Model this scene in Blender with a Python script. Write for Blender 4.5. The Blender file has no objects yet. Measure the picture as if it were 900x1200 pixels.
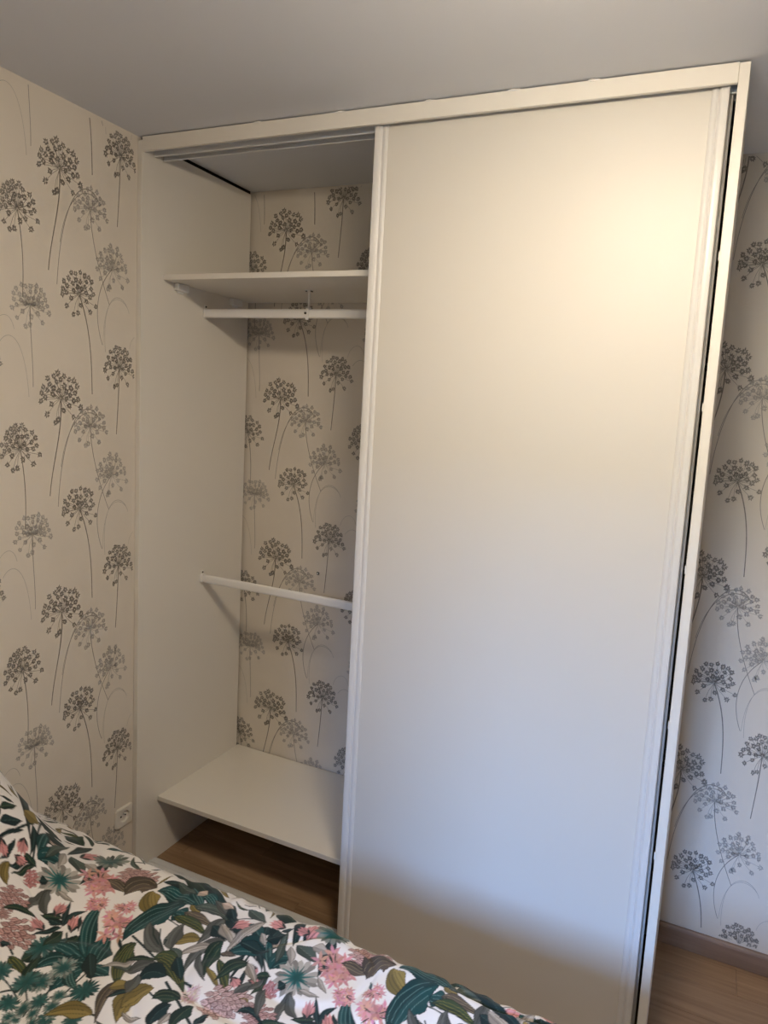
import bpy, bmesh, math, random
import numpy as np
from mathutils import Vector, Matrix, Euler

C = bpy.context.scene.collection
SC = bpy.context.scene
PI = math.pi

# ---------------------------------------------------------------- camera
cam = bpy.data.cameras.new('camera')
co = bpy.data.objects.new('camera', cam)
C.objects.link(co)
co.location = (1.7863, -1.6475, 1.6951)
co.rotation_euler = Euler((1.4533, -0.0636, 0.3853), 'XYZ')
cam.sensor_fit = 'VERTICAL'
cam.sensor_height = 24.0
cam.lens = 776.193 * 24.0 / 1200.0
cam.shift_x = -77.816 / 1200.0
cam.shift_y = -22.639 / 1200.0
cam.clip_start = 0.02
SC.camera = co

# ---------------------------------------------------------------- light and exposure
SC.view_settings.view_transform = 'Standard'
SC.view_settings.look = 'None'
SC.view_settings.gamma = 1.0
SC.view_settings.exposure = 0.26
SC.view_settings.use_curve_mapping = False

SKY_STRENGTH = 70.0
LAMP_STRENGTH = 76.0
LAMP_COLOR = (1.0, 0.84, 0.63)
LAMP_XY = (1.57, -0.86)
WIN = (1.00, 1.76, 0.95, 2.30)          # x0, x1, z0, z1 of the window in the front wall
FRONT_Y = -3.3

world = bpy.data.worlds.new('sky')
SC.world = world
world.use_nodes = True
bg = world.node_tree.nodes['Background']
bg.inputs['Color'].default_value = (0.27, 0.50, 1.0, 1)
bg.inputs['Strength'].default_value = SKY_STRENGTH

pl = bpy.data.lights.new('window_portal', 'AREA')       # samples the sky through the window opening
pl.shape = 'RECTANGLE'; pl.size = WIN[1]-WIN[0]; pl.size_y = WIN[3]-WIN[2]
pl.cycles.is_portal = True
po = bpy.data.objects.new('window_portal', pl)
C.objects.link(po)
po.location = ((WIN[0]+WIN[1])/2, FRONT_Y-0.16, (WIN[2]+WIN[3])/2)
po.rotation_euler = (PI/2, 0, 0)
po.rotation_euler = Vector((0, 1, 0)).to_track_quat('-Z', 'Z').to_euler()

# ---------------------------------------------------------------- sizes (metres)
H = 2.5           # ceiling
W = 1.768         # outer width of the wardrobe
D = 0.535         # back wall
T = 0.019         # board
RX = 2.9          # right wall
SPX = 0.0015      # left face of the left side panel

# ---------------------------------------------------------------- materials
def mat(name, color, rough=0.5, metal=0.0, spec=0.5):
    m = bpy.data.materials.new(name)
    m.use_nodes = True
    b = m.node_tree.nodes['Principled BSDF']
    b.inputs['Base Color'].default_value = (*color, 1)
    b.inputs['Roughness'].default_value = rough
    b.inputs['Metallic'].default_value = metal
    b.inputs['Specular IOR Level'].default_value = spec
    return m

def bump(m, scale, strength, dist=0.0005, stretch=(1, 1, 1), detail=3):
    nt = m.node_tree
    b = nt.nodes['Principled BSDF']
    tc = nt.nodes.new('ShaderNodeTexCoord')
    mp = nt.nodes.new('ShaderNodeMapping')
    mp.inputs['Scale'].default_value = stretch
    no = nt.nodes.new('ShaderNodeTexNoise')
    no.inputs['Scale'].default_value = scale
    no.inputs['Detail'].default_value = detail
    bu = nt.nodes.new('ShaderNodeBump')
    bu.inputs['Strength'].default_value = strength
    bu.inputs['Distance'].default_value = dist
    nt.links.new(tc.outputs['Object'], mp.inputs['Vector'])
    nt.links.new(mp.outputs['Vector'], no.inputs['Vector'])
    nt.links.new(no.outputs['Fac'], bu.inputs['Height'])
    nt.links.new(bu.outputs['Normal'], b.inputs['Normal'])
    return no

def mottle(m, scale, c0, c1, stretch=(1, 1, 1)):
    nt = m.node_tree
    b = nt.nodes['Principled BSDF']
    tc = nt.nodes.new('ShaderNodeTexCoord')
    mp = nt.nodes.new('ShaderNodeMapping')
    mp.inputs['Scale'].default_value = stretch
    no = nt.nodes.new('ShaderNodeTexNoise')
    no.inputs['Scale'].default_value = scale
    no.inputs['Detail'].default_value = 5
    rp = nt.nodes.new('ShaderNodeValToRGB')
    rp.color_ramp.elements[0].position = 0.3
    rp.color_ramp.elements[1].position = 0.7
    rp.color_ramp.elements[0].color = (*c0, 1)
    rp.color_ramp.elements[1].color = (*c1, 1)
    nt.links.new(tc.outputs['Object'], mp.inputs['Vector'])
    nt.links.new(mp.outputs['Vector'], no.inputs['Vector'])
    nt.links.new(no.outputs['Fac'], rp.inputs['Fac'])
    nt.links.new(rp.outputs['Color'], b.inputs['Base Color'])
    return rp

def wood(name, c0, c1, c2, rough=0.42):
    """long-grained wood; every piece gets its own shift of grain and tone"""
    m = mat(name, c1, rough)
    nt = m.node_tree
    b = nt.nodes['Principled BSDF']
    tc = nt.nodes.new('ShaderNodeTexCoord')
    oi = nt.nodes.new('ShaderNodeObjectInfo')
    ad = nt.nodes.new('ShaderNodeVectorMath'); ad.operation = 'MULTIPLY_ADD'
    cb = nt.nodes.new('ShaderNodeCombineXYZ')
    nt.links.new(oi.outputs['Random'], cb.inputs[0]); nt.links.new(oi.outputs['Random'], cb.inputs[1])
    ad.inputs[1].default_value = (31, 17, 0)
    nt.links.new(cb.outputs[0], ad.inputs[0]); nt.links.new(tc.outputs['Object'], ad.inputs[2])
    mp = nt.nodes.new('ShaderNodeMapping'); mp.inputs['Scale'].default_value = (1.1, 17, 17)
    nt.links.new(ad.outputs[0], mp.inputs['Vector'])
    no = nt.nodes.new('ShaderNodeTexNoise'); no.inputs['Scale'].default_value = 2.4; no.inputs['Detail'].default_value = 7
    no.inputs['Distortion'].default_value = 0.7
    nt.links.new(mp.outputs['Vector'], no.inputs['Vector'])
    rp = nt.nodes.new('ShaderNodeValToRGB')
    e = rp.color_ramp.elements
    e[0].position = 0.28; e[0].color = (*c0, 1); e[1].position = 0.72; e[1].color = (*c2, 1)
    k = e.new(0.5); k.color = (*c1, 1)
    nt.links.new(no.outputs['Fac'], rp.inputs['Fac'])
    hs = nt.nodes.new('ShaderNodeHueSaturation')
    mr = nt.nodes.new('ShaderNodeMapRange'); mr.inputs[3].default_value = 0.86; mr.inputs[4].default_value = 1.14
    nt.links.new(oi.outputs['Random'], mr.inputs[0]); nt.links.new(mr.outputs[0], hs.inputs['Value'])
    nt.links.new(rp.outputs['Color'], hs.inputs['Color'])
    nt.links.new(hs.outputs['Color'], b.inputs['Base Color'])
    return m

M = {}
M['paper'] = mat('wallpaper', (0.69, 0.635, 0.555), 0.75, spec=0.3); bump(M['paper'], 420, 0.25, 0.0003)
mottle(M['paper'], 1.3, (0.675, 0.62, 0.54), (0.705, 0.65, 0.57))
M['ink'] = mat('dark_ink', (0.15, 0.135, 0.12), 0.6, spec=0.4); mottle(M['ink'], 90, (0.205, 0.188, 0.165), (0.30, 0.275, 0.245))
M['ink2'] = mat('mid_ink', (0.26, 0.24, 0.215), 0.55, spec=0.4); mottle(M['ink2'], 90, (0.27, 0.25, 0.225), (0.34, 0.315, 0.285))
M['ink3'] = mat('pale_ink', (0.40, 0.375, 0.34), 0.5, spec=0.4); mottle(M['ink3'], 90, (0.36, 0.34, 0.31), (0.46, 0.435, 0.40))
M['ceiling'] = mat('ceiling_paint', (0.715, 0.73, 0.765), 0.9, spec=0.2); bump(M['ceiling'], 160, 0.15, 0.0004)
M['plaster'] = mat('plain_wall_paint', (0.60, 0.55, 0.48), 0.85, spec=0.2); bump(M['plaster'], 200, 0.2)
M['melamine'] = mat('white_melamine', (0.77, 0.735, 0.67), 0.42); bump(M['melamine'], 300, 0.05, 0.0002)
M['door'] = mat('satin_door_panel', (0.67, 0.64, 0.585), 0.48); bump(M['door'], 500, 0.06, 0.0002)
M['frame'] = mat('white_lacquered_aluminium', (0.70, 0.685, 0.66), 0.33); bump(M['frame'], 500, 0.03, 0.0001)
M['track'] = mat('grey_white_track', (0.74, 0.75, 0.76), 0.35, 0.1); bump(M['track'], 400, 0.04, 0.0001)
M['rod'] = mat('white_coated_steel', (0.80, 0.79, 0.77), 0.32); bump(M['rod'], 500, 0.03, 0.0001)
M['plastic'] = mat('translucent_white_plastic', (0.82, 0.82, 0.80), 0.4); bump(M['plastic'], 300, 0.05)
M['dark'] = mat('dark_metal', (0.05, 0.047, 0.043), 0.45, 0.6); bump(M['dark'], 400, 0.1)
M['socket'] = mat('ivory_plastic', (0.74, 0.70, 0.63), 0.35); bump(M['socket'], 300, 0.03)
M['gap_shade'] = mat('gap_shade_black', (0.012, 0.011, 0.010), 0.95, spec=0.1); bump(M['gap_shade'], 300, 0.3)  # near-black colour for the shade in the gaps above the side panels
M['caulk'] = mat('white_filler', (0.80, 0.78, 0.75), 0.8); bump(M['caulk'], 150, 0.4, 0.001)
M['floor'] = wood('oak_laminate', (0.21, 0.125, 0.068), (0.295, 0.185, 0.105), (0.365, 0.24, 0.145), 0.38)
M['skirting'] = wood('oak_skirting', (0.20, 0.13, 0.09), (0.265, 0.175, 0.125), (0.32, 0.22, 0.16), 0.5)
M['slab'] = mat('underlay', (0.06, 0.045, 0.035), 0.9); mottle(M['slab'], 20, (0.05, 0.04, 0.03), (0.07, 0.05, 0.04))
M['bedwood'] = wood('bed_wood', (0.28, 0.18, 0.10), (0.36, 0.24, 0.14), (0.42, 0.29, 0.18))
M['ticking'] = mat('mattress_ticking', (0.7, 0.68, 0.65), 0.9); bump(M['ticking'], 60, 0.4, 0.002)
M['outside'] = mat('lawn', (0.07, 0.085, 0.05), 0.95); mottle(M['outside'], 0.6, (0.05, 0.07, 0.035), (0.10, 0.10, 0.07))
M['facade'] = mat('outer_render', (0.6, 0.58, 0.55), 0.9); bump(M['facade'], 60, 0.3, 0.002)
def glass(name):
    m = bpy.data.materials.new(name); m.use_nodes = True
    nt = m.node_tree; nt.nodes.clear()
    o = nt.nodes.new('ShaderNodeOutputMaterial'); mx = nt.nodes.new('ShaderNodeMixShader')
    tr = nt.nodes.new('ShaderNodeBsdfTransparent'); gl = nt.nodes.new('ShaderNodeBsdfGlossy'); gl.inputs['Roughness'].default_value = 0.02
    fr = nt.nodes.new('ShaderNodeFresnel'); fr.inputs['IOR'].default_value = 1.3
    nt.links.new(fr.outputs[0], mx.inputs[0]); nt.links.new(tr.outputs[0], mx.inputs[1]); nt.links.new(gl.outputs[0], mx.inputs[2])
    nt.links.new(mx.outputs[0], o.inputs['Surface'])
    return m
M['glass'] = glass('clear_window_glass')
def glow(name, color, strength):
    m = mat(name, color, 0.4)
    b = m.node_tree.nodes['Principled BSDF']
    b.inputs['Emission Color'].default_value = (*color, 1)
    b.inputs['Emission Strength'].default_value = strength
    return m
M['lamp'] = glow('lit_opal_glass', LAMP_COLOR, LAMP_STRENGTH)

# ---------------------------------------------------------------- mesh helpers
def obj(name, bm, m, parent=None, loc=(0, 0, 0), smooth=False):
    me = bpy.data.meshes.new(name)
    bm.normal_update()
    bm.to_mesh(me); bm.free()
    for x in (m if isinstance(m, (list, tuple)) else [m]):
        me.materials.append(M[x])
    if smooth:
        for p in me.polygons: p.use_smooth = True
    o = bpy.data.objects.new(name, me)
    C.objects.link(o)
    o.location = loc
    if parent is not None: o.parent = parent
    return o

def tag(o, label=None, cat=None, group=None, kind=None):
    if label: o['label'] = label
    if cat: o['category'] = cat
    if group: o['group'] = group
    if kind: o['kind'] = kind
    return o

def thing(name, label, cat, loc=(0, 0, 0), group=None):
    o = bpy.data.objects.new(name, None)
    C.objects.link(o); o.location = loc
    o.empty_display_size = 0.1
    return tag(o, label, cat, group)

def add_box(bm, x0, y0, z0, x1, y1, z1, bev=0.0, seg=2):
    r = bmesh.ops.create_cube(bm, size=1.0)
    vs = r['verts']
    for v in vs:
        v.co = ((x0+x1)/2 + v.co.x*(x1-x0), (y0+y1)/2 + v.co.y*(y1-y0), (z0+z1)/2 + v.co.z*(z1-z0))
    if bev > 0:
        es = {e for v in vs for e in v.link_edges}
        bmesh.ops.bevel(bm, geom=list(es), offset=bev, segments=seg, affect='EDGES', profile=0.5)
    return bm

def box(x0, y0, z0, x1, y1, z1, bev=0.0, seg=2):
    return add_box(bmesh.new(), x0, y0, z0, x1, y1, z1, bev, seg)

def add_extrude(bm, pts, a, b, axis):
    """closed 2-D outline extruded from a to b along an axis ('x': pts are (y,z); 'z': pts are (x,y); 'y': (x,z))"""
    def P(p, t):
        return {'x': (t, p[0], p[1]), 'z': (p[0], p[1], t), 'y': (p[0], t, p[1])}[axis]
    v0 = [bm.verts.new(P(p, a)) for p in pts]
    v1 = [bm.verts.new(P(p, b)) for p in pts]
    n = len(pts)
    for i in range(n):
        bm.faces.new((v0[i], v0[(i+1) % n], v1[(i+1) % n], v1[i]))
    bm.faces.new(v0[::-1]); bm.faces.new(v1)
    bmesh.ops.recalc_face_normals(bm, faces=bm.faces)
    return bm

def add_cyl(bm, p0, p1, r, seg=16, r2=None):
    p0 = Vector(p0); p1 = Vector(p1); d = p1-p0
    mtx = Matrix.Translation((p0+p1)/2) @ d.to_track_quat('Z', 'Y').to_matrix().to_4x4()
    bmesh.ops.create_cone(bm, cap_ends=True, segments=seg, radius1=r, radius2=r if r2 is None else r2, depth=d.length, matrix=mtx)
    return bm

def add_lathe(bm, prof, seg=40, center=(0, 0, 0)):
    """prof: (r, z) pairs"""
    rings = []
    for r, z in prof:
        rings.append([bm.verts.new((center[0]+max(r, 1e-4)*math.cos(2*PI*i/seg), center[1]+max(r, 1e-4)*math.sin(2*PI*i/seg), center[2]+z)) for i in range(seg)])
    for a, b in zip(rings, rings[1:]):
        for i in range(seg):
            bm.faces.new((a[i], a[(i+1) % seg], b[(i+1) % seg], b[i]))
    bm.faces.new(rings[0][::-1]); bm.faces.new(rings[-1])
    bmesh.ops.recalc_face_normals(bm, faces=bm.faces)
    return bm

# ================================================================ THE SETTING
FY = FRONT_Y
tag(obj('ceiling', box(-0.2, FY-0.2, H, RX+0.2, D+0.2, H+0.15), 'ceiling'), kind='structure')
floor = tag(obj('floor', box(-0.2, FY-0.2, -0.2, RX+0.2, D+0.2, -0.010), 'slab'), kind='structure')
# laminate planks running along the wardrobe, 0.128 m wide, each a piece of its own
plank_mesh = {}
def plank(x0, x1, y0, y1):
    key = (round(x1-x0, 3), round(y1-y0, 3))
    if key not in plank_mesh:
        bm = box(-key[0]/2+0.0003, -key[1]/2+0.0003, 0, key[0]/2-0.0003, key[1]/2-0.0003, 0.0099, 0.0006, 1)
        o = obj('plank', bm, 'floor', floor); plank_mesh[key] = o.data
    else:
        o = bpy.data.objects.new('plank', plank_mesh[key]); C.objects.link(o); o.parent = floor
    o.location = ((x0+x1)/2, (y0+y1)/2, -0.0100)
PWID = 0.128
row = 0; y1 = D
offs = [2.01-1.2, 0.35, 1.28-1.2, 0.62, 0.20]
while y1 > FY+0.001:
    y0 = max(y1-PWID, FY)
    x = offs[row % 5]
    xs = [0.0]
    while x < RX:
        if x > 0.02: xs.append(x)
        x += 1.2
    xs.append(RX)
    for a, b in zip(xs, xs[1:]): plank(a, b, y0, y1)
    y1 = y0; row += 1

# ---- wallpaper print: umbels of cow parsley, flat ink on the wall's own mesh
rng = random.Random(4)
class Print:
    def __init__(s): s.v = []; s.f = []; s.m = []
    def poly(s, pts, layer, m):
        k = len(s.v); s.v += [(a, b, layer) for a, b in pts]
        s.f.append(list(range(k, k+len(pts)))); s.m.append(m)
    def line(s, pts, w, layer, m, w2=None):
        w2 = w if w2 is None else w2
        n = len(pts)
        L = []; R_ = []
        for i, p in enumerate(pts):
            q0 = pts[max(i-1, 0)]; q1 = pts[min(i+1, n-1)]
            dx, dy = q1[0]-q0[0], q1[1]-q0[1]; l = math.hypot(dx, dy) or 1
            ww = (w + (w2-w)*i/(n-1))/2
            L.append((p[0]-dy/l*ww, p[1]+dx/l*ww)); R_.append((p[0]+dy/l*ww, p[1]-dx/l*ww))
        for i in range(n-1):
            s.poly([R_[i], R_[i+1], L[i+1], L[i]], layer, m)

def bez(p0, p1, p2, p3, n=22):
    r = []
    for i in range(n+1):
        t = i/n; u = 1-t
        r.append((u**3*p0[0]+3*u*u*t*p1[0]+3*u*t*t*p2[0]+t**3*p3[0], u**3*p0[1]+3*u*u*t*p1[1]+3*u*t*t*p2[1]+t**3*p3[1]))
    return r

def head(seed, R_, m, layer, squash=1.0):
    """one umbel: rays from the centre, each ending in a little rosette; the lower ones hang on longer rays"""
    r = random.Random(seed); P = Print()
    spots = []
    for a, q in ((192, .98), (220, .95), (252, 1.0), (264, .86), (312, 0.98), (343, 1.10), (285, .50), (325, .52), (212, .52)):
        a = math.radians(a+r.uniform(-6, 6)); spots.append((q*R_*math.cos(a), q*R_*math.sin(a)*0.95))
    # crowded upper dome
    tries = 0
    while len(spots) < 41 and tries < 6000:
        tries += 1
        a = r.uniform(-0.03, 1.04)*PI
        q = R_*math.sqrt(r.uniform(0.07, 1.0))
        x, y = q*math.cos(a)*0.98, q*math.sin(a)*squash
        if all(math.hypot(x-sx, y-sy) > R_*0.228 for sx, sy in spots): spots.append((x, y))
    for x, y in spots:
        P.line([(x*.07, y*.07), (x*0.5+y*0.05, y*0.5-x*0.03), (x, y)], 0.0012, layer, m, 0.0010)
        n = r.choice((8, 9, 9, 10)); a0 = r.uniform(0, 6.28); rr = R_*r.uniform(0.14, 0.17)
        for k in range(n):
            a = a0 + 2*PI*k/n + r.uniform(-.15, .15); L_ = rr*r.uniform(0.7, 1.15)
            ca, sa = math.cos(a), math.sin(a); w = rr*0.21
            P.poly([(x+ca*rr*.12, y+sa*rr*.12), (x+ca*L_*.55+sa*w, y+sa*L_*.55-ca*w), (x+ca*L_, y+sa*L_), (x+ca*L_*.55-sa*w, y+sa*L_*.55+ca*w)], layer, m)
    return P

HEADS = {'d1': head(1, 0.076, 1, 0.0004), 'd2': head(2, 0.066, 1, 0.0004), 'd3': head(3, 0.068, 1, 0.0004), 'd4': head(4, 0.066, 1, 0.0004),
         'p1': head(5, 0.064, 3, 0.0002, 0.95), 'p2': head(6, 0.066, 3, 0.0002, 0.9), 'p3': head(7, 0.068, 3, 0.0002)}
def tile(P, ox, oz, sx, lo, hi):
    """one repeat of the paper, 0.53 x 0.64 m"""
    inside = lambda q: lo[0] < q[0] < hi[0] and lo[1] < q[1] < hi[1]
    def put(src, dx, dz):
        for f, m in zip(src.f, src.m):
            pts = [(ox+sx*(dx+src.v[i][0]), oz+dz+src.v[i][1]) for i in f]
            if all(inside(q) for q in pts): P.poly(pts, src.v[f[0]][2], m)
    def stem(pts, w, m, layer=0.0003):
        t = Print(); t.line(pts, w, layer, m, w*0.75); put(t, 0, 0)
    put(HEADS['d1'], 0, 0); stem(bez((0, 0), (0.008, -.10), (-.035, -.19), (-.043, -.284)), 0.0042, 1)
    put(HEADS['d2'], -.150, -.145); stem(bez((-.150, -.145), (-.132, -.23), (-.13, -.30), (-.136, -.372)), 0.003, 1)
    put(HEADS['p1'], -.110, -.390); stem(bez((-.110, -.390), (-.112, -.46), (-.10, -.54), (-.102, -.612)), 0.0026, 2)
    stem(bez((-.215, -.50), (-.19, -.46), (-.13, -.46), (-.117, -.64)), 0.0016, 3)
    put(HEADS['d3'], .074, -.332); stem(bez((.074, -.332), (.125, -.43), (.125, -.53), (.128, -.622)), 0.0040, 1)
    put(HEADS['p2'], .120, -.080); stem(bez((.120, -.080), (.122, -.17), (.165, -.27), (.202, -.345)), 0.0026, 2)
    stem(bez((.150, -.045), (.085, .015), (.005, -.08), (-.012, -.318), 30), 0.0026, 2); stem(bez((.165, -.06), (.09, .005), (.018, -.09), (.000, -.20), 30), 0.0020, 2)
    put(HEADS['p3'], .215, -.236); stem(bez((.215, -.236), (.15, -.29), (.13, -.38), (.172, -.470)), 0.0026, 2)
    stem(bez((.285, -.345), (.25, -.29), (.165, -.31), (.185, -.49), 26), 0.0016, 3); stem(bez((.292, -.36), (.285, -.32), (.175, -.27), (.175, -.47), 26), 0.0014, 3)
    put(HEADS['d4'], .248, -.535); stem(bez((.248, -.535), (.247, -.62), (.240, -.69), (.236, -.745)), 0.0036, 1)
    stem(bez((.365, -.46), (.35, -.40), (.30, -.43), (.296, -.47)), 0.0014, 3)

def paper_mesh(name, P, place, rect):
    """the wall slab (8 verts) plus the inked polygons lying on it, one mesh"""
    vs, fs = rect
    me = bpy.data.meshes.new(name)
    k = len(vs)
    verts = list(vs) + [place(*v) for v in P.v]
    faces = [list(f) for f in fs] + [[i+k for i in f] for f in P.f]
    me.from_pydata(verts, [], faces)
    for m in ('paper', 'ink', 'ink2', 'ink3'): me.materials.append(M[m])
    me.polygons.foreach_set('material_index', [0]*len(fs) + P.m)
    me.update()
    o = bpy.data.objects.new(name, me); C.objects.link(o)
    return tag(o, kind='structure')
def slab(x0, y0, z0, x1, y1, z1):
    v = [(x0, y0, z0), (x1, y0, z0), (x1, y1, z0), (x0, y1, z0), (x0, y0, z1), (x1, y0, z1), (x1, y1, z1), (x0, y1, z1)]
    return v, [(0, 3, 2, 1), (4, 5, 6, 7), (0, 1, 5, 4), (1, 2, 6, 5), (2, 3, 7, 6), (3, 0, 4, 7)]

PL = Print()
for k, ox in ((0, -0.268), (1, -0.703), (2, -1.138)):
    for j in range(5):
        tile(PL, ox, 0.389+0.640*j - (0.0 if k % 2 == 0 else 0.0), 0.82, (FY+0.02, 0.066), (-0.004, H-0.004))
tag(paper_mesh('wall_left', PL, lambda a, b, l: (l, a, b), slab(-0.15, FY, -0.15, 0, D+0.15, H)), 'beige wallpaper printed with grey umbel flowers')
PB = Print()
for k, (ox, oz, sx) in enumerate(((-0.353, .437, 1.0), (0.178, 0.437, 1.0), (0.712, .437, 1.0), (1.25, .60, 0.95), (1.783, 0.606, 0.92), (2.30, .606, 0.95), (2.83, .606, 1.0))):
    for j in range(-1, 5):
        tile(PB, ox, oz+0.638*j, sx, (0.004, 0.074), (RX-0.004, H-0.004))
tag(paper_mesh('wall_back', PB, lambda a, b, l: (a, D-l, b), slab(-0.15, D, -0.15, RX+0.15, D+0.15, H)), 'pale wallpaper printed with grey umbel flowers')
tag(obj('wall_right', box(RX, FY, -0.15, RX+0.15, D+0.15, H), 'plaster'), kind='structure')
# unseen partition, added behind the bed to keep the daylight off the left half
tag(obj('wall_daylight_blocker', box(0.0005, -2.07, -0.0005, 1.16, -1.95, H-0.0005), 'plaster'), kind='structure')
# front wall with the window the daylight comes through
x0, x1, z0, z1 = WIN
bm = bmesh.new()
add_box(bm, -0.15, FY-0.2, -0.15, x0, FY, H); add_box(bm, x1, FY-0.2, -0.15, RX+0.15, FY, H)
add_box(bm, x0, FY-0.2, -0.15, x1, FY, z0); add_box(bm, x0, FY-0.2, z1, x1, FY, H)
tag(obj('wall_front', bm, 'plaster'), kind='structure')
bm = bmesh.new()
wy0, wy1 = FY-0.12, FY-0.06
for a in ((x0, z0, x0+.05, z1), (x1-.05, z0, x1, z1), (x0, z0, x1, z0+.05), (x0, z1-.05, x1, z1), ((x0+x1)/2-.03, z0, (x0+x1)/2+.03, z1)):
    add_box(bm, a[0], wy0, a[1], a[2], wy1, a[3], 0.004)
win = tag(obj('window_1', bm, 'frame'), kind='structure')
xm = (x0+x1)/2
for a, b in ((x0+.045, xm-.025), (xm+.025, x1-.045)):
    obj('pane', box(a, FY-0.093, z0+.045, b, FY-0.087, z1-.045), 'glass', win)
obj('window_sill', box(x0-.04, FY-0.06, z0-.03, x1+.04, FY+.05, z0, 0.006), 'frame', win)
tag(obj('ground', box(-30, FY-45, -3.2, 30, FY-0.6, -3.0), 'outside'), kind='structure')
tag(obj('wall_sky_blocker', box(-30, FY-14.4, -3.0, 30, FY-14.0, 4.9), 'outside'), kind='structure')  # unseen wall, added outside to block the low sky from the window
# oak skirting
def skirting(name, pts, a, b, axis):
    return tag(obj(name, add_extrude(bmesh.new(), pts, a, b, axis), 'skirting'), kind='structure')
prof = [(0, 0.0015), (0.013, 0.0015), (0.013, 0.058), (0.011, 0.064), (0.007, 0.0685), (0, 0.0685)]
skirting('baseboard_back', [(D-0.0005-p, z) for p, z in prof], W+0.001, RX-0.001, 'x')
skirting('baseboard_left', [(0.0005+p, z) for p, z in prof], -1.949, -0.090, 'y')
skirting('baseboard_right', [(RX-0.0005-p, z) for p, z in prof], FY+0.001, D-0.016, 'y')

# ================================================================ THE WARDROBE
wd = thing('wardrobe', 'tall white wardrobe with sliding doors, left bay standing open', 'wardrobe', (0, 0, 0))
PT = 2.487
def board(name, b, m='melamine', bev=0.0008, parent=wd):
    return obj(name, box(*b, bev, 1), m, parent)
side_left = board('side_panel', (SPX, 0.0, 0.0, SPX+0.0185, D-0.011, PT))
side_right = board('side_panel', (W-0.0225, -0.002, 0.0, W, D-0.006, 2.494))
tag(side_right, 'right side panel with a thick pale front edge')
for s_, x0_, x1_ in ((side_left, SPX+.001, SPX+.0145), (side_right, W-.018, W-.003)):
    obj('gap_shade_strip', box(x0_, .013, 2.4872 if s_ is side_left else 2.4942, x1_, D-.012, H-.0006), 'gap_shade', s_)  # black strip paints the shade in the gap between panel and ceiling
divider = board('divider', (0.872, 0.100, 0.0, 0.891, D-0.006, PT))
fascia = board('fascia', (SPX+0.0187, -0.001, 2.4535, W-0.0227, 0.0095, 2.4965), 'melamine', 0.001)
# filler dabs between fascia and ceiling
for i, (x, l) in enumerate(((0.461, .030), (0.735, .036), (1.004, .034), (1.232, .036), (1.428, .034))):
    bm = bmesh.new()
    bmesh.ops.create_uvsphere(bm, u_segments=12, v_segments=8, radius=1.0)
    for v in bm.verts:
        w = 1 + 0.25*math.sin(5*v.co.x+i)
        v.co = (v.co.x*l/2, v.co.y*0.005, v.co.z*0.0036*w)
    obj('filler_dab', bm, 'caulk', wd, (x, 0.002, 2.4962), True)
# top track: three hanging lips behind the fascia
def lip(y, zb): return [(y-.0012, zb+.0015), (y-.0022, zb), (y+.0022, zb), (y+.0012, zb+.0015)]
bm = bmesh.new()
outl = [(0.0105, 2.4955), (0.0105, 2.4600), (0.0125, 2.4600), (0.0125, 2.4930)]
for y in (0.048,):
    outl += [(y-.0005, 2.4930), (y-.0005, 2.4530), (y+.0035, 2.4530), (y+.0035, 2.4930)]
outl += [(0.0870, 2.4930), (0.0870, 2.4560), (0.0830, 2.4545), (0.0830, 2.4525), (0.0890, 2.4525), (0.0890, 2.4955)]
add_extrude(bm, outl, SPX+0.019, W-0.0230, 'x')
obj('top_track', bm, 'track', wd)
# bottom track with two raised runners
outl = [(0.004, 0.0005), (0.004, 0.004), (0.010, 0.007), (0.024, 0.007), (0.026, 0.012), (0.031, 0.012), (0.033, 0.007), (0.058, 0.007), (0.060, 0.012), (0.065, 0.012), (0.067, 0.007), (0.084, 0.007), (0.090, 0.004), (0.090, 0.0005)]
obj('bottom_track', add_extrude(bmesh.new(), outl, SPX+0.019, W-0.0230, 'x'), 'track', wd)
# shelves
XL, XR = SPX+0.0190, 0.8715
top_shelf = board('shelf', (XL, 0.092, 2.079, XR, D-0.010, 2.0965), bev=0.001)
tag(top_shelf, 'high shelf above the upper hanging rod')
low_shelf = board('shelf', (XL, 0.094, 0.226, XR, D-0.004, 0.2435), bev=0.001)
tag(low_shelf, 'low shelf above the wardrobe floor')
for y in (0.163, 0.440):
    bm = bmesh.new()
    add_box(bm, XL, y-.026, 2.0540, XL+.020, y+.026, 2.0785, 0.003)
    add_box(bm, XL, y-.014, 2.0470, XL+.007, y+.014, 2.0600, 0.002)
    obj('shelf_bracket', bm, 'plastic', top_shelf)
for y in (0.17, 0.45):
    obj('shelf_bracket', box(XL, y-.015, 0.2060, XL+.014, y+.015, 0.2255, 0.003), 'plastic', low_shelf)
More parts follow.
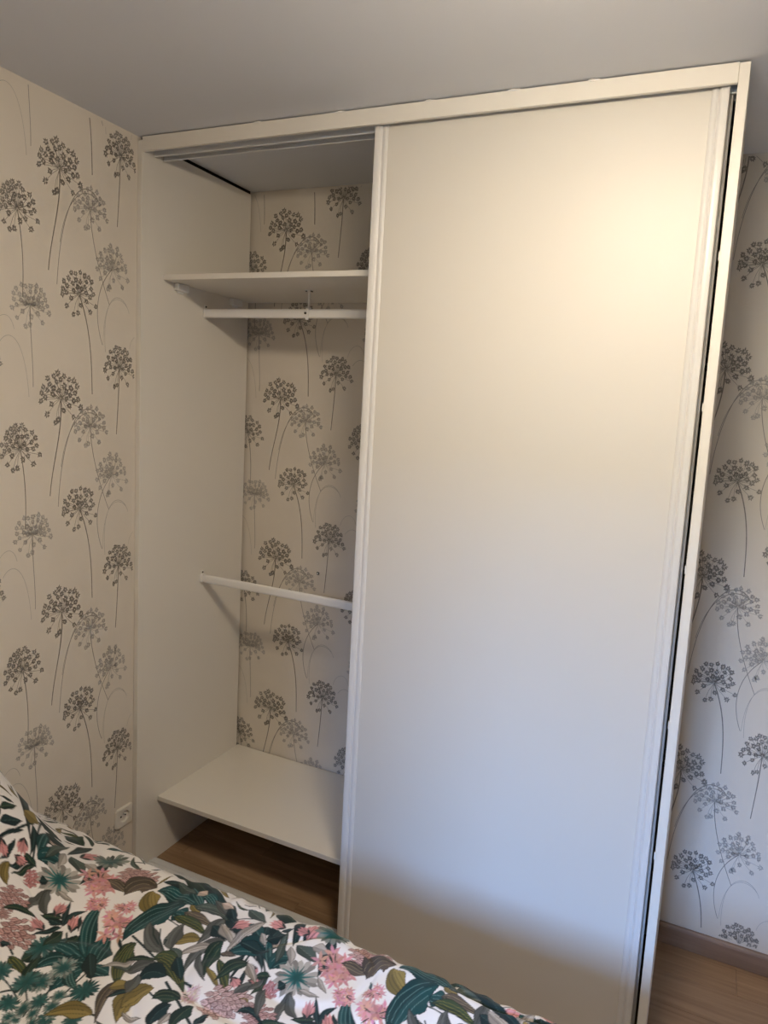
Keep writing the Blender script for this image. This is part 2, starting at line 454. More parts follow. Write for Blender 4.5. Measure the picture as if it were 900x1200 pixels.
# hanging rods: oval white tubes with end cups and screws
def oval(bm, x0, x1, y, z, h, w):
    pts = []
    for k in range(24):
        a = 2*PI*k/24
        c, s = math.cos(a), math.sin(a)
        pts.append((y + w/2*(abs(c)**.8)*(1 if c >= 0 else -1), z + (h/2-w/2)*(1 if s >= 0 else -1)*min(1, abs(s)*3) + w/2*s))
    return add_extrude(bm, pts, x0, x1, 'x')
def rod(y, z, label, hanger=None):
    bm = bmesh.new(); oval(bm, XL+0.001, XR-0.001, y, z, 0.031, 0.016)
    r = obj('hanging_rod', bm, 'rod', wd); tag(r, label)
    for x, d in ((XL, 1), (XR, -1)):
        bm = bmesh.new(); oval(bm, x, x+d*.010, y, z, 0.036, 0.021)
        add_box(bm, min(x, x+d*.004), y-.007, z+.014, max(x, x+d*.004), y+.007, z+.030, .0015)
        obj('end_cup', bm, 'rod', r)
        bm = bmesh.new(); add_cyl(bm, (x, y, z+.023), (x+d*.0062, y, z+.023), .0042, 12, .003)
        obj('screw', bm, 'dark', r)
    if hanger:
        bm = bmesh.new()
        add_cyl(bm, (hanger, y, z+.012), (hanger, y, 2.0775), .0042, 12)
        add_box(bm, hanger-.006, y-.0105, z-.021, hanger+.006, y-.0078, z+.022, .001)
        add_box(bm, hanger-.006, y-.0105, z+.0165, hanger+.006, y+.006, z+.022, .001)
        add_box(bm, hanger-.014, y-.008, 2.0763, hanger+.014, y+.008, 2.0789, .0008)
        h = obj('rod_support', bm, 'rod', r)
        for dx, dy in ((-.009, -.004), (.009, .004), (.010, -.004)):
            bm = bmesh.new(); add_cyl(bm, (hanger+dx, y+dy, 2.0735), (hanger+dx, y+dy, 2.0765), .0028, 10)
            obj('screw', bm, 'dark', h)
        bm = bmesh.new(); add_cyl(bm, (hanger-.005, y-.0125, z+.001), (hanger-.005, y-.0100, z+.001), .0042, 12)
        obj('screw', bm, 'dark', h)
    return r
rod(0.287, 2.001, 'upper hanging rod under the high shelf', 0.463)
rod(0.297, 1.019, 'lower hanging rod at mid height')

# sliding doors: stiles with a groove and a lip, thin rails, satin panel
def stile_profile(xo, d, y):
    """xo outer edge, d = +1 if the door lies to the right of it; y = front of the stile"""
    p = [(0, 0.028), (0, 0.0025), (0.0015, 0.0006), (0.004, 0), (0.009, -0.0004), (0.0150, 0.0002), (0.0185, 0.0018), (0.0205, 0.0052), (0.0225, 0.0068),
         (0.0245, 0.0056), (0.0270, 0.0042), (0.0310, 0.0038), (0.0345, 0.0050), (0.0370, 0.0072), (0.0380, 0.0095), (0.0380, 0.028)]
    return [(xo+d*a, y+b) for a, b in p]
def sliding_door(x0, x1, y, z0, z1, label, lab_edge):
    d = obj('sliding_door', box(x0+.030, y+.0095, z0+.01, x1-.030, y+.0195, z1), 'door', wd)
    tag(d, label)
    for xo, s in ((x0, 1), (x1, -1)):
        obj('stile', add_extrude(bmesh.new(), stile_profile(xo, s, y), z0, z1, 'z'), 'frame', d)
    obj('bottom_rail', box(x0+.038, y+.0075, z0, x1-.038, y+.026, z0+.022, .001), 'frame', d)
    return d
sliding_door(0.8375, 1.7305, 0.0170, 0.0140, 2.4635, 'front sliding door, closed over the right bay', '')
sliding_door(0.8580, 1.7375, 0.0540, 0.0140, 2.4635, 'rear sliding door, pushed right behind the front door', '')
# little felt stops in the slot beside the doors
for z in (2.098, 1.750, 1.355, 0.955, 0.60):
    obj('felt_stop', box(W-.0262, 0.046, z-.010, W-.0226, 0.052, z+.010, .001), 'caulk', wd)

# ================================================================ SMALL THINGS ON THE WALLS
so = thing('wall_socket', 'ivory square wall socket beside the foot of the wardrobe, above the bed', 'socket', (0.0006, -0.040, 0.237))
sh = 0.0355
bm = bmesh.new()
# plate as a ring around a round well
N = 32
def ring(r, x, square=False):
    vs = []
    for k in range(N):
        a = 2*PI*(k+.5)/N
        if square:
            c, s = math.cos(a), math.sin(a); q = r/max(abs(c), abs(s)); vs.append(bm.verts.new((x, q*c, q*s)))
        else: vs.append(bm.verts.new((x, r*math.cos(a), r*math.sin(a))))
    return vs
rs = [ring(sh, 0, True), ring(sh, .006, True), ring(sh-.003, .0085, True), ring(.0215, .0085), ring(.0195, .0080)]
for a, b in zip(rs, rs[1:]):
    for k in range(N): bm.faces.new((a[k], a[(k+1) % N], b[(k+1) % N], b[k]))
bm.faces.new(rs[0]); bmesh.ops.recalc_face_normals(bm, faces=bm.faces)
obj('cover_plate', bm, 'socket', so)
bm = bmesh.new(); rs = [ring(.0195, .0080), ring(.0185, .0012)]
for k in range(N): bm.faces.new((rs[0][k], rs[0][(k+1) % N], rs[1][(k+1) % N], rs[1][k]))
bm.faces.new(rs[1]); well = obj('socket_well', bm, 'socket', so)
for yy in (-.0095, .0095):
    obj('pin_hole', add_cyl(bmesh.new(), (.0013, yy, 0), (.0017, yy, 0), .0032, 14), 'dark', well)
obj('earth_pin', add_cyl(bmesh.new(), (.0013, 0, .0115), (.0120, 0, .0115), .0024, 12), 'track', so)

pg = obj('wall_plug', box(-.0055, -.003, -.0055, .0055, 0, .0055, .001), 'dark', None, (0.384, D-0.0006, 1.043))
bm = bmesh.new(); add_cyl(bm, (0, -.0045, 0), (0, -.0028, 0), .003, 10); obj('screw', bm, 'track', pg)
tag(pg, 'small dark wall plug in the wallpaper inside the open bay', 'wall plug')

# ================================================================ CEILING LAMP (above the frame)
lx, ly = LAMP_XY
la = thing('ceiling_lamp', 'round opal ceiling lamp glowing warm above the bed', 'lamp', (lx, ly, H-0.0005))
obj('lamp_base', add_lathe(bmesh.new(), [(0.150, 0), (0.158, -.006), (0.158, -.060), (0.152, -.066)]), 'rod', la)
bm = bmesh.new()
prof = [(0.148, -.0665)]
for k in range(1, 13):
    a = PI/2*k/12; prof.append((0.148*math.cos(a)**.7 if k < 12 else 0, -.0665-.085*math.sin(a)))
add_lathe(bm, prof)
obj('glass_shade', bm, 'lamp', la, smooth=True)
# ================================================================ THE BED
bd = thing('bed', 'single bed along the wardrobe, hidden under the flowered duvet', 'bed', (0, 0, 0))
BX0, BX1, BY0, BY1 = 0.03, 2.02, -1.36, -0.50
for x in (BX0+.03, BX1-.09):
    for y in (BY0+.03, BY1-.09):
        obj('leg', box(x, y, 0.0003, x+.06, y+.06, 0.14, .004), 'bedwood', bd)
obj('bed_frame', box(BX0, BY0, 0.14, BX1, BY1, 0.27, .008), 'bedwood', bd)
obj('mattress', box(BX0+.01, BY0+.01, 0.2705, BX1-.01, BY1-.01, 0.455, .03, 3), 'ticking', bd)

def hump(x, y):
    sx = 1/(1+np.exp((x-.27)/.095)); sy = 1/(1+np.exp((y+.545)/.035)); sy2 = 1/(1+np.exp(-(y+1.25)/.05))
    return .42*sx*sy*sy2

# ---- the print: list of motifs in millimetres on the cloth (x along the bed, y across it)
PRINT = [
  ('S',[327,-681,326,-641,319,-594],5),
  ('S',[194,-548,308,-593,312,-569],5),
  ('S',[312,-569,383,-641],4),
  ('S',[505,-767,544,-762],4),
  ('S',[513,-792,540,-800],4),
  ('S',[692,-754,695,-805,678,-821],4),
  ('S',[652,-785,665,-817,664,-866],4),
  ('S',[592,-861,608,-839],4),
  ('S',[713,-799,690,-821],4),
  ('S',[570,-841,620,-847],3),
  ('S',[573,-703,589,-715,599,-708],4),
  ('S',[665,-817,694,-864],3),
  ('S',[622,-831,654,-850],3),
  ('S',[797,-814,772,-820],4),
  ('S',[696,-638,779,-659],5),
  ('S',[844,-665,901,-674],5),
  ('S',[847,-692,900,-714,957,-741],6),
  ('S',[807,-729,831,-725,858,-731],4),
  ('S',[650,-609,658,-591,678,-587],3),
  ('S',[695,-582,715,-566,759,-569],3),
  ('S',[839,-506,792,-493,749,-476],4),
  ('S',[910,-471,882,-485,858,-502],3),
  ('S',[1012,-615,1015,-605,1022,-598],4),
  ('L',-42,-412,-114,-372,-187,-332,20,'dg',0),
  ('L',304,-665,308,-645,313,-624,17,'dk',0),
  ('L',282,-650,282,-633,282,-615,13,'dg',0),
  ('L',-40,-409,42,-454,125,-499,18,'gg',0),
  ('L',-42,-434,43,-477,128,-519,56,'dg',0),
  ('L',5,-435,157,-518,309,-602,27,'dk',0),
  ('L',290,-596,302,-588,314,-580,37,'ol',0),
  ('L',322,-598,350,-609,370,-638,11,'dk',0),
  ('L',330,-628,327,-652,324,-675,7,'dk',0),
  ('L',341,-655,355,-679,356,-697,9,'dk',0),
  ('L',386,-642,380,-668,373,-695,12,'dk',0),
  ('L',398,-648,394,-670,390,-691,11,'dg',0),
  ('L',368,-652,383,-650,398,-648,15,'dg',0),
  ('B',340,-685,17,'pk',-40),
  ('B',355,-646,19,'pk',-60),
  ('B',374,-667,14,'pk',10),
  ('P',415,-671,23,18,'pk',35),
  ('B',357,-572,32,'be',60),
  ('L',367,-688,378,-716,400,-714,17,'ol',2),
  ('L',338,-572,359,-598,379,-624,20,'te',1),
  ('L',390,-634,386,-600,420,-603,45,'te',1),
  ('L',393,-617,380,-579,367,-541,16,'gg',0),
  ('L',314,-542,318,-553,322,-564,49,'dk',0),
  ('T',452,-626,48,'pale'),
  ('L',468,-502,477,-546,486,-590,22,'dk',0),
  ('L',407,-560,436,-566,464,-572,26,'gg',0),
  ('L',396,-568,410,-586,423,-605,15,'pg',0),
  ('L',302,-490,325,-486,348,-482,52,'dg',0),
  ('L',377,-475,370,-500,397,-554,22,'dk',0),
  ('B',415,-515,31,'pk',70),
  ('T',457,-488,44,'gg'),
  ('L',334,-573,349,-560,363,-546,24,'dk',0),
  ('P',541,-507,51,36,'mo',15),
  ('L',431,-661,435,-655,439,-648,18,'dk',0),
  ('L',440,-548,458,-546,477,-545,21,'pg',0),
  ('C',507,-564,51),
  ('L',463,-655,453,-685,473,-718,18,'gr',0),
  ('L',459,-660,471,-687,501,-695,18,'gr',0),
  ('L',471,-646,492,-645,512,-643,10,'pg',0),
  ('L',582,-548,545,-541,522,-547,25,'br',2),
  ('P',427,-730,40,27,'ma',10),
  ('P',494,-773,46,34,'ma',8),
  ('P',449,-761,17,11,'ma',0),
  ('L',440,-752,451,-725,496,-722,12,'dg',0),
  ('L',501,-800,508,-796,516,-791,12,'dk',0),
  ('L',539,-807,562,-808,586,-809,22,'ol2',2),
  ('L',560,-796,561,-778,562,-761,23,'dg',0),
  ('L',584,-769,578,-790,601,-820,20,'dg',0),
  ('L',671,-732,593,-708,581,-741,45,'te',3),
  ('L',667,-725,586,-684,581,-614,30,'te',2),
  ('L',689,-735,660,-699,654,-665,45,'te',3),
  ('L',684,-738,708,-738,733,-738,32,'te',1),
  ('L',680,-740,646,-760,668,-804,61,'te',3),
  ('L',659,-760,668,-780,706,-785,18,'te',2),
  ('L',633,-746,599,-758,604,-789,32,'te',1),
  ('L',656,-714,682,-734,708,-754,23,'dk',0),
  ('T',565,-753,31,'tg'),
  ('T',642,-764,27,'sm'),
  ('T',634,-809,25,'sm'),
  ('T',610,-820,27,'tg'),
  ('T',726,-784,28,'td'),
  ('T',668,-836,18,'tg'),
  ('T',652,-858,16,'sm'),
  ('T',648,-882,14,'sm'),
  ('T',729,-818,16,'sm'),
  ('T',699,-834,16,'sm'),
  ('T',621,-865,20,'tg'),
  ('T',679,-858,12,'sm'),
  ('T',555,-835,22,'tg'),
  ('T',712,-856,19,'tg'),
  ('T',761,-840,19,'tg'),
  ('T',660,-879,10,'sm'),
  ('T',694,-873,14,'sm'),
  ('T',712,-844,12,'sm'),
  ('T',690,-811,15,'sm'),
  ('T',656,-899,13,'sm'),
  ('L',719,-649,701,-684,773,-740,37,'ol2',4),
  ('L',721,-713,748,-706,774,-700,17,'gg',0),
  ('L',755,-682,733,-702,711,-723,14,'pg',0),
  ('L',790,-729,746,-754,803,-815,23,'br',1),
  ('L',766,-760,781,-744,796,-728,23,'ol',0),
  ('L',826,-744,801,-765,838,-801,32,'ol',2),
  ('L',786,-815,733,-815,712,-847,30,'ol',2),
  ('L',802,-741,792,-758,782,-774,11,'dk',0),
  ('L',553,-698,535,-677,518,-652,11,'dk',0),
  ('L',555,-696,539,-669,560,-649,13,'dk',0),
  ('L',537,-686,518,-694,500,-703,14,'dg',0),
  ('L',563,-705,563,-725,563,-745,25,'dg',0),
  ('L',554,-702,538,-715,529,-742,11,'dk',0),
  ('L',550,-696,534,-700,517,-703,13,'dk',0),
  ('B',515,-676,21,'pk',100),
  ('B',515,-725,20,'pk',170),
  ('B',569,-681,24,'pk',110),
  ('L',563,-660,574,-672,586,-684,7,'dk',0),
  ('L',599,-694,595,-706,592,-718,17,'dg',0),
  ('C',640,-631,47),
  ('C',612,-581,24),
  ('C',561,-615,26),
  ('L',687,-636,676,-617,664,-598,17,'dk',0),
  ('L',677,-656,688,-664,698,-672,6,'dk',0),
  ('P',560,-500,50,32,'mo',10),
  ('L',623,-499,566,-497,586,-551,48,'br',2),
  ('L',623,-511,633,-546,685,-559,38,'ol',3),
  ('L',633,-506,675,-482,751,-509,36,'te',3),
  ('L',696,-459,730,-479,765,-499,21,'te',2),
  ('L',745,-472,764,-462,791,-485,26,'te',3),
  ('L',722,-546,741,-544,760,-542,36,'te',2),
  ('L',729,-512,667,-555,691,-640,61,'te',3),
  ('L',624,-476,658,-468,692,-461,17,'dk',0),
  ('L',657,-464,688,-469,719,-474,19,'gg',0),
  ('L',725,-465,736,-465,748,-465,23,'be',0),
  ('L',740,-509,760,-516,779,-524,16,'ol',0),
  ('L',744,-534,768,-527,827,-538,22,'br',2),
  ('L',733,-556,763,-540,828,-563,24,'ol2',2),
  ('L',833,-578,802,-581,786,-616,24,'ol',1),
  ('L',751,-509,779,-489,836,-503,25,'gg',1),
  ('L',836,-503,835,-542,834,-582,24,'gr',1),
  ('L',830,-537,854,-544,878,-552,26,'dk',0),
  ('L',842,-520,870,-536,899,-551,25,'pg',1),
  ('L',778,-467,806,-478,833,-489,18,'gr',1),
  ('L',823,-466,840,-482,858,-497,19,'dk',0),
  ('L',794,-464,813,-468,832,-472,15,'be',0),
  ('L',870,-459,898,-466,925,-474,22,'gg',0),
  ('L',900,-496,927,-503,968,-536,25,'te',0),
  ('L',983,-545,932,-535,913,-573,40,'te',1),
  ('L',914,-544,954,-543,981,-543,19,'dk',0),
  ('B',883,-510,27,'pk',30),
  ('L',879,-527,893,-523,906,-519,9,'dk',0),
  ('L',931,-478,906,-509,903,-566,22,'pg',1),
  ('L',945,-509,956,-518,968,-527,12,'pg',0),
  ('L',883,-557,831,-581,862,-649,21,'gr',1),
  ('L',872,-584,832,-590,827,-630,19,'pg',1),
  ('L',881,-560,869,-599,902,-636,31,'dg',1),
  ('L',894,-627,920,-639,945,-650,11,'ol',0),
  ('L',903,-600,936,-626,969,-651,19,'ol2',1),
  ('L',965,-579,937,-592,934,-635,27,'dg',1),
  ('L',858,-605,869,-635,905,-647,13,'gr',0),
  ('L',893,-583,909,-579,924,-576,14,'br',0),
  ('L',790,-640,731,-638,707,-594,29,'gr',2),
  ('L',795,-628,767,-600,771,-565,29,'gr',1),
  ('L',792,-625,824,-636,841,-662,26,'gg',1),
  ('S',[785,-637,753,-617,735,-597],3),
  ('S',[763,-630,734,-617,715,-597],3),
  ('S',[773,-625,769,-613,765,-615],3),
  ('L',782,-662,804,-632,879,-687,35,'ol2',4),
  ('L',788,-663,763,-674,738,-685,13,'dg',0),
  ('L',791,-666,775,-687,759,-708,25,'gr',1),
  ('L',836,-681,791,-679,801,-714,34,'dk',0),
  ('L',821,-637,841,-652,861,-667,21,'dk',0),
  ('P',962,-680,49,37,'mv',-5),
  ('P',996,-667,42,29,'mv',-10),
  ('C2',906,-687,23),
  ('L',987,-652,992,-629,1011,-624,17,'gr',0),
  ('L',836,-714,807,-736,824,-774,35,'ol',2),
  ('L',784,-704,792,-726,800,-748,20,'gr',0),
  ('L',900,-708,863,-709,859,-732,31,'dg',2),
  ('L',894,-726,878,-755,896,-778,29,'dk',0),
  ('L',933,-707,920,-727,931,-765,26,'dg',0),
  ('L',907,-741,907,-756,907,-771,12,'pg',0),
  ('L',1020,-682,1030,-658,1077,-684,12,'dk',0),
  ('L',1036,-614,1037,-643,1061,-668,18,'gr',1),
  ('L',962,-578,983,-593,1004,-609,18,'pg',2),
  ('L',1022,-598,1014,-616,1007,-634,12,'gr',0),
  ('L',962,-739,966,-724,970,-710,14,'dk',0),
  ('L',972,-483,972,-494,971,-504,25,'dk',0),
  ('B',963,-470,23,'pk',170),
  ('B',1028,-463,19,'pk',160),
  ('L',981,-484,989,-475,997,-466,11,'dk',0),
]

COL = {k: np.array(v, float) for k, v in dict(
    te=(.007, .045, .047), dk=(.008, .024, .025), dg=(.012, .032, .022), ol=(.20, .15, .045), ol2=(.032, .050, .022), gg=(.050, .070, .060),
    gr=(.085, .090, .082), pg=(.34, .31, .28), br=(.075, .058, .045), be=(.50, .40, .33),
    pk=(.55, .25, .25), mv=(.54, .38, .365), ma=(.44, .265, .25), mo=(.52, .33, .31)).items()}
VEIN = dict(te=(.14, .26, .24), ol=(.04, .035, .015), ol2=(.20, .18, .045), gg=(.18, .20, .17), gr=(.03, .033, .03), br=(.26, .21, .12), pg=(.10, .09, .08), dk=(.05, .1, .1), dg=(.1, .12, .07), be=(.3, .2, .17))
CREAM = np.array((.735, .71, .695))
class Cloth:
    def __init__(s, xs, vs):
        s.xs, s.vs = xs, vs
        s.img = np.empty((len(vs), len(xs), 3)); s.img[:] = CREAM
    def win(s, x0, x1, y0, y1):
        i0, i1 = np.searchsorted(s.xs, (x0, x1)); j0, j1 = np.searchsorted(s.vs, (y0, y1))
        if i1-i0 < 1 or j1-j0 < 1: return None
        X, Y = np.meshgrid(s.xs[i0:i1], s.vs[j0:j1])
        return (slice(j0, j1), slice(i0, i1)), X, Y
    def blend(s, sl, a, col):
        a = np.clip(a, 0, 1)[..., None]
        s.img[sl] = s.img[sl]*(1-a) + np.asarray(col)*a
    def spine(s, P, X, Y):
        """closest parameter, distance and side of a polyline"""
        best = np.full(X.shape, 1e9); tt = np.zeros(X.shape); sd = np.zeros(X.shape)
        n = len(P)-1
        for k in range(n):
            a, b = P[k], P[k+1]; d = b-a; l2 = d@d + 1e-12
            t = np.clip(((X-a[0])*d[0]+(Y-a[1])*d[1])/l2, 0, 1)
            ex, ey = X-a[0]-t*d[0], Y-a[1]-t*d[1]
            q = ex*ex+ey*ey; m = q < best
            best = np.where(m, q, best); tt = np.where(m, (k+t)/n, tt); sd = np.where(m, np.sign(d[0]*ey-d[1]*ex), sd)
        return tt, np.sqrt(best), sd
    def leaf(s, p0, c, p1, w, col, veins=0, vein=None, outline=True, peak=.42):
        p0, c, p1 = map(np.array, (p0, c, p1))
        ts = np.linspace(0, 1, 11)[:, None]
        P = (1-ts)**2*p0 + 2*ts*(1-ts)*c + ts**2*p1
        m = w/2+.004
        r = s.win(P[:, 0].min()-m, P[:, 0].max()+m, P[:, 1].min()-m, P[:, 1].max()+m)
        if r is None: return
        sl, X, Y = r
        t, d, sd = s.spine(P, X, Y)
        prof = w/2*np.where(t < peak, np.sin(np.clip(t/peak, 0, 1)*np.pi/2)**.75, np.cos(np.clip((t-peak)/(1-peak), 0, 1)*np.pi/2)**.95)
        if outline: prof = prof*(1.05+.22*sd*np.sin(6.28*t*1.2+p0[0]*40))
        prof = np.maximum(prof, .0008)
        aa = .0013
        a = (prof-d)/aa+.5
        base = np.asarray(col)
        sh = base*(1+.22*sd[..., None]) if outline else base
        s.blend(sl, a, sh)
        if outline: s.blend(sl, (1.15-np.abs(prof-d-.0004)/.0013)*.8, base*.22)
        if veins:
            vc = np.asarray(vein)
            u = sd*d/(w/2+1e-9)
            for k in range(veins+1):
                q = (k+.5)/(veins+1)*1.6-.8
                line = np.abs(u-q*np.sin(np.clip(t, 0, 1)*np.pi)**.5)*w/2
                s.blend(sl, np.clip(1.1-line/.0012, 0, 1)*np.clip(a, 0, 1)*((t > .1+.1*(k % 2)) & (t < .86))*.75, vc)
        elif vein is not None and w > .012:
            s.blend(sl, np.clip(1.0-d/.0012, 0, 1)*((t > .05) & (t < .85))*.6, np.asarray(vein))
    def petal(s, x, y, ang, l, w, col, r0=0., peak=.6):
        c_, s_ = math.cos(ang), math.sin(ang)
        s.leaf((x+c_*r0, y+s_*r0), (x+c_*(r0+l)/2, y+s_*(r0+l)/2), (x+c_*l, y+s_*l), w, col, outline=False, peak=peak)
    def disc(s, x, y, r, col, soft=.2):
        q = s.win(x-r*1.3, x+r*1.3, y-r*1.3, y+r*1.3)
        if q is None: return
        sl, X, Y = q
        d = np.hypot(X-x, Y-y)
        s.blend(sl, (r*(1+soft/2)-d)/(r*soft+.001), col)
    def thistle(s, x, y, r, kind, rg):
        out_ = {'pale': (.36, .34, .31), 'sm': (.24, .27, .25), 'tg': (.045, .10, .095), 'td': (.012, .06, .06), 'gg': (.17, .19, .17)}[kind]
        n = max(11, int(10+r*380)); te = np.array((.012, .068, .066))
        if kind in ('pale', 'gg'): n = 17
        for k in range(n):
            a = 2*math.pi*k/n + rg.uniform(-.1, .1)
            s.petal(x, y, a, r*rg.uniform(.86, 1.08), max(.0040, 2*math.pi*r/n*.72), np.array(out_)*(rg.uniform(.35, .7) if k % 3 == 0 else rg.uniform(.8, 1.3)), r*.15, .75)
        for k in range(n):
            a = 2*math.pi*(k+.5)/n + rg.uniform(-.1, .1)
            s.petal(x, y, a, r*rg.uniform(.5, .8), max(.0026, r*.10), te*rg.uniform(.8, 2.2), 0, .3)
        s.disc(x, y, r*(.26 if kind == 'pale' else .42), te, 1.0)
    def bud(s, x, y, r, col, deg, rg):
        a0 = math.radians(deg); bx, by = x-math.cos(a0)*r*.8, y-math.sin(a0)*r*.8
        for da, f in ((-.42, .8), (.42, .8), (-.2, 1.), (.2, 1.), (0, 1.05)):
            s.petal(bx, by, a0+da, r*1.75*f, r*.48, COL[col]*rg.uniform(.75, 1.2), 0, .55)
        for da in (-.28, .08): s.petal(bx, by, a0+da, r*1.4, r*.10, COL[col]*.45, 0, .4)
        for da in (-.6, .6): s.petal(bx, by, a0+da, r*.9, r*.26, COL['dk'], 0, .5)
    def cluster(s, x, y, r, rg, col='pk'):
        for k in range(15):
            a = rg.uniform(0, 2*math.pi); q = r*.72*math.sqrt(rg.random())
            cx, cy = x+q*math.cos(a), y+q*math.sin(a); a1 = rg.uniform(0, 6.28)
            f = rg.uniform(.8, 1.2)
            for j in range(6):
                s.petal(cx, cy, a1+j*1.047+rg.uniform(-.12, .12), r*.42, r*.15, COL[col]*f*np.array((1, rg.uniform(.85, 1.3), rg.uniform(.85, 1.3))), 0, .5)
            s.disc(cx, cy, r*.055, COL[col]*.4, .6)
        for k in range(5):
            a = rg.uniform(0, 6.28); s.petal(x+r*.25*math.cos(a), y+r*.25*math.sin(a), a, r*.35, r*.06, COL['dg'], 0, .5)
    def cone(s, x, y, rx, ry, col, deg, rg):
        rx *= .74; ry *= .78
        a0 = math.radians(deg); ca, sa = math.cos(a0), math.sin(a0)
        for row in range(7):
            u = 1-2*(row+.3)/7
            n = 5 if abs(u) < .6 else 3
            for k in range(n):
                v = ((k+.5*(row % 2)+.25)/n*2-1)*math.sqrt(max(.1, 1-u*u*.85))
                px, py = x+ca*u*rx-sa*v*ry, y+sa*u*rx+ca*v*ry
                a = a0+v*.7+rg.uniform(-.15, .15); l = rx*.50
                s.petal(px, py, a, l*1.10, ry*.44, COL[col]*np.array((.30, .24, .24)), 0, .6)
                s.petal(px, py, a, l*.98, ry*.31, COL[col]*rg.uniform(.75, 1.25), .0, .6)
                s.petal(px, py, a, l*.75, ry*.09, COL[col]*.5, 0, .5)
    def draw(s, it, dx, dy, rg):
        k = it[0]; q = lambda a, b: (a/1000+dx, b/1000+dy)
        if k == 'L':
            b_, c_, t_ = (np.array(q(it[i], it[i+1])) for i in (1, 3, 5))
            s.leaf(b_, b_+(c_-b_)*1.06, b_+(t_-b_)*1.13, it[7]/1000*1.12, COL[it[8]], it[9], VEIN.get(it[8]))
        elif k == 'S':
            P = [q(it[1][i], it[1][i+1]) for i in range(0, len(it[1]), 2)]
            w = it[2]/1000
            for a, b in zip(P, P[1:]):
                r_ = s.win(min(a[0], b[0])-.01, max(a[0], b[0])+.01, min(a[1], b[1])-.01, max(a[1], b[1])+.01)
                if r_ is not None:
                    t_, d_, _ = s.spine([np.array(a), np.array(b)], r_[1], r_[2]); s.blend(r_[0], (w/2-d_)/.0013+.5, COL['dk'])
        elif k == 'T': s.thistle(*q(it[1], it[2]), it[3]/1000, it[4], rg)
        elif k == 'B': s.bud(*q(it[1], it[2]), it[3]/1000, it[4], it[5]+13, rg)
        elif k == 'C': s.cluster(*q(it[1], it[2]), it[3]/1000, rg)
        elif k == 'C2': s.cluster(*q(it[1], it[2]), it[3]/1000, rg, 'mv')
        elif k == 'P': s.cone(*q(it[1], it[2]), it[3]/1000, it[4]/1000, it[5], it[6]+13, rg)

def axis_steps(segs):
    out = []
    for a, b, st in segs:
        n = max(1, int(round((b-a)/st))); out += [a+(b-a)*i/n for i in range(n)]
    return np.array(out + [segs[-1][1]])
xs = axis_steps([(0.006, 1.72, .0019), (1.72, 2.10, .006)])
VT, VR = -.462, .06                    # the top is flat up to VT, then rolls over with radius VR
vs = axis_steps([(-1.72, -1.02, .007), (-1.02, VT+.15, .0019), (VT+.15, -.16, .006)])
cl = Cloth(xs, vs)
REP = .630
rg = random.Random(11)
def far(it):
    if it[0] == 'S': return it[1][0]/1000, it[1][1]/1000
    return it[1]/1000, it[2]/1000
for j in (-1, 0, 1):
    for k in (-1, 0, 1, 2):
        dx, dy = REP*k + (.31 if j else 0), .055*k + .54*j
        for it in PRINT:
            x, y = far(it)
            if (j, k) != (0, 0) and -.02 < x+dx < .93+(.13 if x+dx > .9 and y > -.5 else 0) and -.93 < y+dy < -.475: continue
            if k == 0 and j == 0: continue
            cl.draw(it, dx, dy, random.Random(int(abs(x*1000)) + 7))
for it in PRINT:
    x, y = far(it); cl.draw(it, 0, 0, random.Random(int(abs(x*1000)) + 7))

# smaller sprigs in the gaps between the large motifs
rf = random.Random(5)
def gap(x, y):
    i = int(np.searchsorted(xs, x)); j = int(np.searchsorted(vs, y))
    return 0 < i < len(xs)-1 and 0 < j < len(vs)-1 and abs(cl.img[j, i]-CREAM).max() < .02
for k in range(9000):
    x, y = rf.uniform(0, 1.95), rf.uniform(-1.6, -.30)
    a = rf.uniform(0, 6.28); l = rf.uniform(.020, .075); w = l*rf.choice((.09, .12, .2, .26, .32)); cv = rf.uniform(-.3, .3)
    tip = (x+l*math.cos(a), y+l*math.sin(a)); mid = (x+l*.5*math.cos(a)-cv*l*math.sin(a), y+l*.5*math.sin(a)+cv*l*math.cos(a))
    if y < -.90 and rf.random() < .5: continue
    q = [(x, y), mid, tip, ((x+mid[0])/2, (y+mid[1])/2), ((tip[0]+mid[0])/2, (tip[1]+mid[1])/2), (mid[0]-w*math.sin(a), mid[1]+w*math.cos(a)), (mid[0]+w*math.sin(a), mid[1]-w*math.cos(a)),
         (tip[0]+.008*math.cos(a), tip[1]+.008*math.sin(a))]
    if sum(gap(*p) for p in q) >= (8 if rf.random() < .8 else 7):
        c_ = rf.choice(('dk', 'dk', 'te', 'dg', 'gg', 'gr', 'gr', 'pg', 'pg', 'br', 'ol2', 'ol'))
        cl.leaf((x, y), mid, tip, w, COL[c_], rf.choice((0, 0, 1)), VEIN[c_])

# ---- the cloth surface
X, V = np.meshgrid(xs, vs)
def noise2(x, y, seed, f):
    r = np.random.RandomState(seed); s = 0
    for k in range(7):
        a = r.uniform(0, 2*np.pi); q = f*r.uniform(.6, 1.5); s = s + np.sin(q*(x*np.cos(a)+y*np.sin(a)) + r.uniform(0, 6.28) + 1.3*np.sin(q*.45*(x*np.sin(a)-y*np.cos(a))+r.uniform(0, 6)))
    return s/7
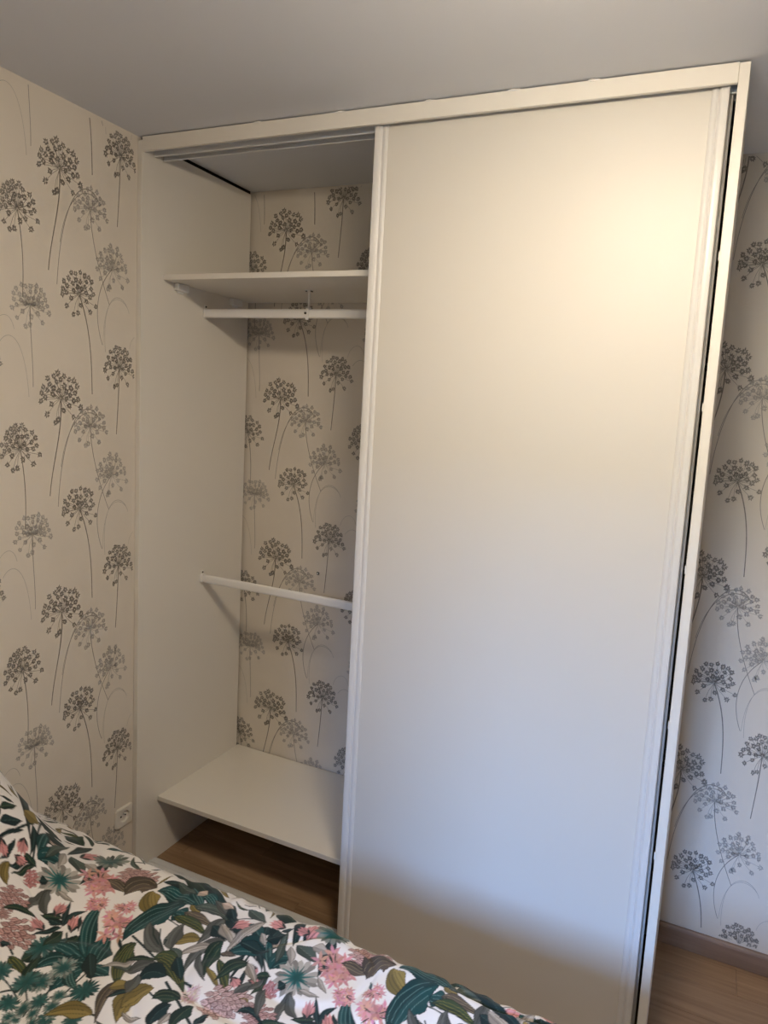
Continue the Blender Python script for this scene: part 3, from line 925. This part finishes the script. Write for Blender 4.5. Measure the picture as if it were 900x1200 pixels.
# puffy folds
fold = .011*noise2(X, V, 3, 17) + .0045*noise2(X, V, 5, 38)
rid = np.abs(noise2(X*1.0, V*1.6, 8, 13)); fold += -.007*np.exp(-(rid/.07)**2)          # sharp creases
near = 1/(1+np.exp(-(V-(VT-.09))/.03))
fold += near*(.0045*noise2(X, V*.5, 9, 75) + .003*noise2(X, V, 10, 140))
def roll(v):
    """unrolled coordinate -> (y, z offset, normal y, normal z) for both long sides"""
    y = np.array(v); z = np.zeros_like(v); ny = np.zeros_like(v); nz = np.ones_like(v)
    for s in (1, -1):
        edge = VT if s == 1 else -1.36
        t = s*(v-edge)
        arc = VR*np.pi/2
        m1 = (t > 0) & (t <= arc); a = np.clip(t, 0, arc)/VR
        m2 = t > arc
        y = np.where(m1, edge+s*VR*np.sin(a), np.where(m2, edge+s*(VR+.06*(t-arc)), y))
        z = np.where(m1, -VR*(1-np.cos(a)), np.where(m2, -VR-(t-arc), z))
        ny = np.where(m1, s*np.sin(a), np.where(m2, s*1.0, ny)); nz = np.where(m1, np.cos(a), np.where(m2, 0., nz))
    return y, z, ny, nz
Y, DZ, NY, NZ = roll(V)
Z = .5 + DZ + hump(X, Y) + fold*NZ
Y = Y + fold*NY*1.2
# foot end rolls over as well
fx = np.clip((X-2.03)/.07, 0, 1); Z = Z - .10*fx**2
nv, nx = X.shape
co_ = np.stack([X, Y, Z], -1).reshape(-1, 3)
idx = np.arange(nv*nx).reshape(nv, nx)
quads = np.stack([idx[:-1, :-1], idx[:-1, 1:], idx[1:, 1:], idx[1:, :-1]], -1).reshape(-1, 4)
me = bpy.data.meshes.new('duvet')
me.vertices.add(len(co_)); me.vertices.foreach_set('co', co_.ravel())
me.loops.add(quads.size); me.loops.foreach_set('vertex_index', quads.ravel())
me.polygons.add(len(quads)); me.polygons.foreach_set('loop_start', np.arange(0, quads.size, 4)); me.polygons.foreach_set('loop_total', np.full(len(quads), 4))
me.polygons.foreach_set('use_smooth', np.ones(len(quads), bool))
me.update(calc_edges=True)
ca = me.color_attributes.new('print', 'FLOAT_COLOR', 'POINT')
rgba = np.ones((len(co_), 4)); rgba[:, :3] = np.clip(cl.img.reshape(-1, 3), 0, 1)
ca.data.foreach_set('color', rgba.ravel())
m = mat('printed_cotton', (.7, .7, .7), .85, spec=.25); M['cotton'] = m
at = m.node_tree.nodes.new('ShaderNodeAttribute'); at.attribute_name = 'print'
m.node_tree.links.new(at.outputs['Color'], m.node_tree.nodes['Principled BSDF'].inputs['Base Color'])
m.node_tree.nodes['Principled BSDF'].inputs['Sheen Weight'].default_value = .15
bump(m, 900, .12, .0003)
me.materials.append(m)
dv = bpy.data.objects.new('duvet', me); C.objects.link(dv)
tag(dv, 'white duvet printed with teal leaves and pink flowers, spread over the bed', 'duvet')
